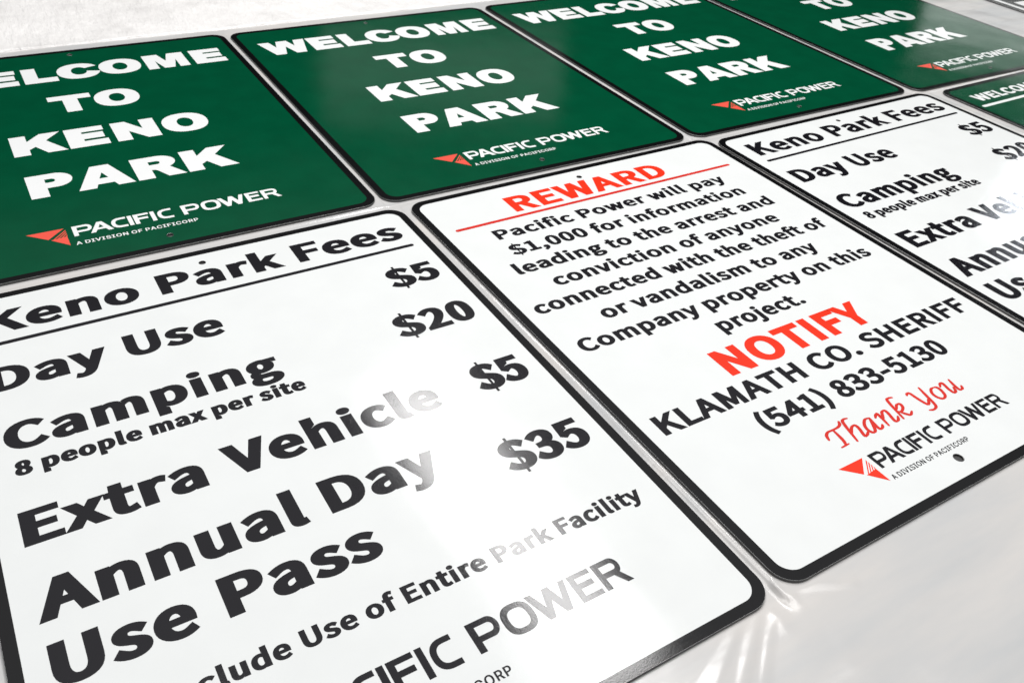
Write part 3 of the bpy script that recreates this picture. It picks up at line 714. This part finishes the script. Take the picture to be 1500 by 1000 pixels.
def sign_root(name, label, group, pose, cat='sign'):
    o = bpy.data.objects.new(name, None)
    o.empty_display_size = 0.05
    COL.objects.link(o)
    o.matrix_world = frame(*POSE[pose])
    o['label'] = label; o['category'] = cat
    if group:
        o['group'] = group
    return o


def copy_sign(root, label, pose):
    r = root.copy()
    COL.objects.link(r)
    r.matrix_world = frame(*POSE[pose])
    r['label'] = label
    for ch in [o for o in root.children]:
        c = ch.copy()
        COL.objects.link(c)
        c.parent = r
        for g in [o for o in ch.children]:
            d = g.copy(); COL.objects.link(d); d.parent = c
    return r


# ---- green welcome signs
HOLES = [(9.03, 0.80, 0.125), (9.03, 23.0, 0.125)]
green = sign_root('welcome_sign', 'green welcome sign cut by the left edge, directly above the nearest white fee sign',
                  'green welcome signs in the back row', 'G1')
plate('panel', 18, 24, 0.8, HOLES, M_GREEN, green)
border(green)
heavy(green, 'WELCOME', (1.12, 4.15, 6.22, 7.93, 10.10, 12.58, 15.24), 2.38, M_LETTER_WHITE)
heavy(green, 'TO', (6.87, 9.02), 6.77, M_LETTER_WHITE)
heavy(green, 'KENO', (4.53, 6.93, 9.07, 11.38), 11.15, M_LETTER_WHITE)
heavy(green, 'PARK', (4.61, 6.51, 9.02, 11.26), 15.57, M_LETTER_WHITE)
company_mark(green, 10.0, 20.77, 0.885, M_LETTER_WHITE, M_PINK, 10.40, 22.30)
for hx, hy, hr in HOLES:
    hole_part(hx, hy, hr, green)
copy_sign(green, 'green welcome sign directly above the white reward sign', 'G2')
copy_sign(green, 'green welcome sign directly above the farther white fee sign', 'G3')
copy_sign(green, 'green welcome sign with pale glare over its right side, right end of its row', 'G4')

# ---- white fee signs
fee = sign_root('fee_sign', 'white park fee sign nearest the camera, bright light glare across its lower lettering',
                'white park fee signs', 'F1')
FH = [(9.0, 0.96, 0.125), (9.0, 23.0, 0.125)]
plate('panel', 18, 24, 0.8, FH, M_WHITE, fee)
border(fee)
K = M_LETTER_BLACK
text(fee, 'Keno Park Fees', 1.16, 17.10, 1.18, 2.56, K, at=((2, 3.88, 'l'), (5, 7.08, 'l'), (10, 12.45, 'l')), stem=.30, bar=.205)
rule(fee, 1.0, 17.18, 3.19, 0.20, K)
text(fee, 'Day Use', 0.98, 8.48, 4.53, 5.85, K, at=((2, 4.57, 'r'), (4, 5.17, 'l')), stem=.30, bar=.205)
text(fee, '$5', 15.02, 17.18, 4.58, 5.90, K, stem=.30, bar=.205, name='price_lettering', track=0.0)
text(fee, 'Camping', 1.02, 9.49, 7.58, 8.88, K, stem=.30, bar=.205)
text(fee, '$20', 13.90, 17.13, 7.62, 8.94, K, stem=.30, bar=.205, name='price_lettering', track=0.0)
text(fee, '8 people max per site', 1.12, 9.90, 9.38, 10.02, K, stem=.30, bar=.22)
text(fee, 'Extra Vehicle', 0.94, 13.60, 11.50, 12.85, K, at=((4, 5.84, 'r'), (6, 6.46, 'l'), (8, 9.05, 'l')), stem=.30, bar=.205)
text(fee, '$5', 15.05, 17.09, 11.48, 12.85, K, stem=.30, bar=.205, name='price_lettering', track=0.0)
text(fee, 'Annual Day', 0.88, 12.20, 14.18, 15.54, K, at=((5, 7.9, 'r'), (7, 8.54, 'l')), stem=.30, bar=.205)
text(fee, '$35', 13.95, 17.10, 15.28, 16.60, K, stem=.30, bar=.205, name='price_lettering', track=0.0)
text(fee, 'Use Pass', 0.92, 9.29, 16.25, 17.58, K, at=((2, 4.28, 'r'), (4, 4.97, 'l')), stem=.30, bar=.205)
text(fee, 'Include Use of Entire Park Facility', 2.88, 16.98, 18.77, 19.35, K, at=((3, 4.23, 'l'), (6, 5.99, 'r'), (8, 6.29, 'l'), (15, 9.08, 'l'), (27, 13.96, 'l')), stem=.28, bar=.205)
company_mark(fee, 10.03, 20.645, 1.0, K, M_RED, 10.47, 22.42)
for hx, hy, hr in FH:
    hole_part(hx, hy, hr, fee)
copy_sign(fee, 'white park fee sign between the reward sign and a green sign', 'F3')

# ---- reward sign
rew = sign_root('reward_sign', 'white reward notice sign with red headings and red script thanks near its bottom', None, 'R')
RH = [(8.93, 0.98, 0.125), (8.94, 22.98, 0.165)]
plate('panel', 18, 24, 0.8, RH, M_WHITE, rew)
border(rew)
text(rew, 'REWARD', 4.29, 13.33, 1.32, 2.70, M_RED, name='red_heading', stem=.295, bar=.21)
rule(rew, 0.94, 17.0, 3.05, 0.19, M_RED_THIN)
for s, a, b, y in (('Pacific Power will pay', 2.30, 15.56, 4.50), ('$1,000 for information', 2.23, 15.60, 5.87),
                   ('leading to the arrest and', 1.64, 16.20, 7.24), ('conviction of anyone', 2.62, 15.20, 8.61),
                   ('connected with the theft of', 0.84, 16.96, 9.97), ('or vandalism to any', 3.03, 14.90, 11.35),
                   ('Company property on this', 1.06, 16.80, 12.73), ('project.', 6.62, 11.17, 14.10)):
    text(rew, s, a, b, y - 0.79, y, K, stem=.29, bar=.208)
text(rew, 'NOTIFY', 5.08, 12.86, 14.83, 16.26, M_RED, name='red_heading', stem=.29, bar=.23)
text(rew, 'KLAMATH CO. SHERIFF', 0.91, 17.15, 16.65, 17.58, K, stem=.28, bar=.21)
text(rew, '(541) 833-5130', 4.12, 13.82, 18.17, 19.07, K, stem=.28, bar=.21)
script(rew, SCRIPT, M_RED_THIN, 0.118)
company_mark(rew, 9.69, 21.43, 0.705, K, M_RED, 10.06, 22.62)
for hx, hy, hr in RH:
    hole_part(hx, hy, hr, rew)

# ---- smaller-lettered green sign at the right edge
small = sign_root('welcome_sign', 'green sign with small white heading over a thick underline, at the right edge', None, 'S')
SH = [(9.03, 0.80, 0.125), (9.03, 23.0, 0.125)]
plate('panel', 18, 24, 0.8, SH, M_GREEN, small)
border(small)
text(small, 'WELCOME', 1.28, 8.5, 1.38, 2.29, M_LETTER_WHITE, stem=.30, bar=.24)
rule(small, 0.60, 17.4, 2.90, 0.26, M_LETTER_WHITE)
for hx, hy, hr in SH:
    hole_part(hx, hy, hr, small)

# ---- black sign in the far corner
far = sign_root('black_sign', 'black sign with a white border line, in the far top right corner', None, 'X')
plate('panel', 24, 36, 0.8, [], M_BLACK, far)
poly_sheet('border', [rrect(.5, -35.5, 23.5, -.5, .5), rrect(.98, -35.02, 23.02, -.98, .4)[::-1]], Z_PRINT, M_LETTER_WHITE, far)
heavy(far, 'E', (1.75,), 19.2, M_LETTER_WHITE, s=1.3)


# ---------------------------------------------------------------- work table and its plastic sheets
SIZES = {k: (18, 24) for k in POSE}
SIZES['X'] = (24, 36)


def sign_field(X, Y):
    """height of the undersides of the signs, blended between them, and the distance to the nearest sign"""
    num = np.zeros_like(X); den = np.zeros_like(X); dmin = np.full_like(X, 9.0)
    for k, (x, y, th, z, zx, zy) in POSE.items():
        w, h = SIZES[k][0] * IN, SIZES[k][1] * IN
        c, s = math.cos(th), math.sin(th)
        lx = (X - x) * c + (Y - y) * s; ly = -(X - x) * s + (Y - y) * c
        nx = np.clip(lx, 0, w); ny = np.clip(ly, -h, 0)
        d = np.hypot(lx - nx, ly - ny)
        # round corners
        wx = nx * c - ny * s; wy = nx * s + ny * c
        zz = z + zx * wx + zy * wy - TH - 0.0005
        wt = 1.0 / (d * d + 1e-7)
        num += wt * zz; den += wt
        dmin = np.minimum(dmin, d)
    num += -0.0035 * 1.0 / 0.02; den += 1.0 / 0.02
    return num / den, dmin


def fine_axis(a, b, coarse, spots):
    """grid coordinates with extra lines around the given (centre, half width, step) spots"""
    v = list(np.arange(a, b + coarse, coarse))
    for c, hw, st in spots:
        v = [q for q in v if abs(q - c) > hw] + list(np.arange(c - hw, c + hw, st))
    return np.array(sorted(v))


def ridge(X, Y, p, q, h0, h1, s0, s1, tent=False):
    dx, dy = q[0] - p[0], q[1] - p[1]; L2 = dx * dx + dy * dy
    t = np.clip(((X - p[0]) * dx + (Y - p[1]) * dy) / L2, 0, 1)
    d = np.hypot(X - p[0] - t * dx, Y - p[1] - t * dy)
    sg = s0 + (s1 - s0) * t
    if tent:                                    # flat-sided fold instead of a rounded one
        return (h0 + (h1 - h0) * t) * np.maximum(0, 1 - np.sqrt(d * d + (0.12 * sg) ** 2) / sg)
    return (h0 + (h1 - h0) * t) * np.exp(-(d / sg) ** 2)


def grid_mesh(name, xs, ys, Z, mat, smooth_=True):
    nx, ny = len(xs), len(ys)
    X, Y = np.meshgrid(xs, ys)
    co = np.stack([X, Y, Z], -1).reshape(-1, 3).astype(np.float32)
    i = np.arange(nx * ny).reshape(ny, nx)
    q = np.stack([i[:-1, :-1], i[:-1, 1:], i[1:, 1:], i[1:, :-1]], -1).reshape(-1)
    me = bpy.data.meshes.new(name)
    me.vertices.add(len(co)); me.vertices.foreach_set('co', co.ravel())
    me.loops.add(len(q)); me.loops.foreach_set('vertex_index', q.astype(np.int32))
    nf = len(q) // 4
    me.polygons.add(nf)
    me.polygons.foreach_set('loop_start', np.arange(0, len(q), 4, dtype=np.int32))
    me.polygons.foreach_set('use_smooth', np.full(nf, smooth_, dtype=bool))
    me.materials.append(mat)
    me.update(calc_edges=True)
    return link(name, me)


M_TABLE = principled('painted_table', (0.55, 0.55, 0.54), 0.5)
bump(M_TABLE, [(tex(M_TABLE, 'noise', 60, 4), 0.2, 0.001)])
M_FILM = principled('white_plastic_film', (0.56, 0.555, 0.545), 0.18)
mixcol(M_FILM, tex(M_FILM, 'noise', 6.0, 5.0, 0.6, mapping=(0.45, 2.2, 1), rot=(0, 0, 0.25)), (0.495, 0.505, 0.51), (0.615, 0.59, 0.565), 0.33, 0.67)
bump(M_FILM, [(tex(M_FILM, 'noise', 26, 3, 0.6, mapping=(0.25, 1, 1), rot=(0, 0, 0.5)), 0.5, 0.0022),
              (tex(M_FILM, 'noise', 240, 3, 0.6, mapping=(0.3, 1, 1), rot=(0, 0, 0.2)), 0.12, 0.0004)])
M_SHEET = principled('crinkled_plastic', (0.85, 0.84, 0.83), 0.30)
mixcol(M_SHEET, tex(M_SHEET, 'noise', 10, 12.0, 0.80, mapping=(0.8, 0.5, 1), rot=(0, 0, 0.3)), (0.76, 0.745, 0.73), (0.93, 0.915, 0.90), 0.30, 0.52)  # shading of the crinkles put into the colour as pale and grey mottling
bump(M_SHEET, [(tex(M_SHEET, 'noise', 30, 6, 0.7, mapping=(1.3, 0.35, 1), rot=(0, 0, 0.25)), 1.0, 0.008),
               (tex(M_SHEET, 'noise', 150, 4, 0.65, mapping=(1.2, 0.22, 1), rot=(0, 0, -0.5)), 0.45, 0.002)])

gx = [POSE[k][0] - 0.004 for k in ('G2', 'G3', 'G4', 'R', 'F3', 'S')]
spots = [(0.385, 0.15, 0.0016)] + [(g, 0.012, 0.0011) for g in gx[1:3] + gx[4:]]
xs = fine_axis(-0.55, 2.70, 0.010, spots)
ys = fine_axis(-0.45, 1.4765, 0.010, [(0.235, 0.09, 0.0018), (0.825, 0.025, 0.0013), (1.46, 0.0165, 0.003)])
X, Y = np.meshgrid(xs, ys)
Z, D = sign_field(X, Y)
out = 1 - np.exp(-(D / 0.0028) ** 2)
far_ = 1 - np.exp(-(D / 0.05) ** 2)
Z = Z + far_ * (0.0004 * np.sin(38 * X + 61 * Y + 1.0) + 0.0005 * np.sin(17 * X - 83 * Y + 2.0) + 0.0002 * np.sin(95 * X + 22 * Y))
rg = np.zeros_like(X)
for a, b in (('G1', 'G2'), ('G2', 'G3'), ('G3', 'G4'), ('F1', 'R'), ('R', 'F3'), ('F3', 'S')):
    xa, ya, ta = POSE[a][:3]; xb, yb, tb = POSE[b][:3]
    w, h = 18 * IN, 24 * IN
    p = ((xa + w * math.cos(ta) + xb) / 2, (ya + w * math.sin(ta) + yb) / 2)
    q = (p[0] + h * math.sin((ta + tb) / 2), p[1] - h * math.cos((ta + tb) / 2))
    wob = 1 + 0.35 * np.sin(Y * 23 + 3 * p[0]) + 0.2 * np.sin(Y * 71)
    rg += ridge(X, Y, p, q, 0.0005, 0.0006, 0.0017, 0.0017) * wob
pts = [POSE[k] for k in ('G1', 'G2', 'G3', 'G4')]
for k in ('G1', 'G2', 'G3', 'G4'):
    x, y, th = POSE[k][:3]
    h = 24.15 * IN
    p = (x + h * math.sin(th), y - h * math.cos(th)); q = (p[0] + 18.3 * IN * math.cos(th), p[1] + 18.3 * IN * math.sin(th))
    rg += ridge(X, Y, p, q, 0.0008, 0.0008, 0.0016, 0.0016)
rg += ridge(X, Y, (0.3600, 0.2070), (0.2950, 0.1620), 0.0006, 0.0034, 0.0029, 0.0140, True)
rg += ridge(X, Y, (0.3420, 0.2083), (0.2680, 0.1620), 0.0006, 0.0040, 0.0030, 0.0165, True)
rg += ridge(X, Y, (0.3730, 0.2050), (0.3240, 0.1670), 0.0003, 0.0011, 0.0030, 0.0064, True)
rg += ridge(X, Y, (0.3890, 0.2185), (0.4380, 0.1960), 0.0016, 0.0009, 0.0070, 0.0090, True)
rg += ridge(X, Y, (0.3868, 0.2190), (0.3900, 0.2010), 0.0013, 0.0004, 0.0034, 0.0045)
rg += ridge(X, Y, (0.3720, 0.2000), (0.3690, 0.1930), 0.0009, 0.0006, 0.0050, 0.0060)
rg += ridge(X, Y, (0.4600, 0.1500), (0.7000, 0.0700), 0.0006, 0.0005, 0.0150, 0.0200)
rg += ridge(X, Y, (0.3900, 0.1500), (0.6200, -0.020), 0.0006, 0.0005, 0.0120, 0.0180)
for p, q, h, s in (((0.47, 0.165), (0.66, 0.085), 0.0005, 0.010), ((0.40, 0.165), (0.60, 0.045), 0.0005, 0.013), ((0.52, 0.20), (0.80, 0.10), 0.0005, 0.012),
                   ((0.43, 0.12), (0.50, 0.085), 0.0003, 0.008), ((0.58, 0.19), (0.75, 0.15), 0.0004, 0.009)):
    rg += ridge(X, Y, p, q, h, h * 0.6, s, s * 1.5, True)
Z = Z + rg * out
film = grid_mesh('plastic_film', xs, ys, Z, M_FILM)
film['label'] = 'glossy white plastic film covering the table under the signs, creased at the sign corners'
film['category'] = 'plastic film'

rng = np.random.default_rng(4)
xs2 = np.arange(-0.75, 2.75, 0.006); ys2 = fine_axis(1.474, 2.45, 0.006, [(1.482, 0.007, 0.001)])
X, Y = np.meshgrid(xs2, ys2)
Z2 = sign_field(X, Y)[0] + 0.0012
for _ in range(26):
    a = rng.uniform(0, PI); f = rng.uniform(14, 120)
    Z2 += 0.011 / f * np.sin(f * (X * math.cos(a) + Y * math.sin(a)) + rng.uniform(0, 6)) * np.clip((Y - 1.476) * 12, 0.1, 1)
lip = np.exp(-((Y - 1.479) / 0.004) ** 2)
Z2 += 0.0012 * lip * (1 + 0.6 * np.sin(X * 31)) - 0.0015 * (Y < 1.4755)
sheet2 = grid_mesh('crinkled_sheet', xs2, ys2, Z2, M_SHEET)
sheet2['label'] = 'crinkled white plastic sheet on the table behind the green signs'
sheet2['category'] = 'plastic sheet'

zt = float(min(Z.min(), Z2.min())) - 0.0012
bm = bmesh.new()
bmesh.ops.create_cube(bm, size=1.0)
for v in bm.verts:
    v.co = Vector((1.0 + v.co.x * 3.7, 0.97 + v.co.y * 3.1, zt - 0.02 + v.co.z * 0.04))
bmesh.ops.bevel(bm, geom=list(bm.edges), offset=0.004, segments=2, affect='EDGES')
me = bpy.data.meshes.new('work_table')
bm.to_mesh(me); bm.free()
me.materials.append(M_TABLE)
tb = link('work_table', me)
tb['label'] = 'white work table top carrying the sheeting and all the signs'
tb['category'] = 'table'
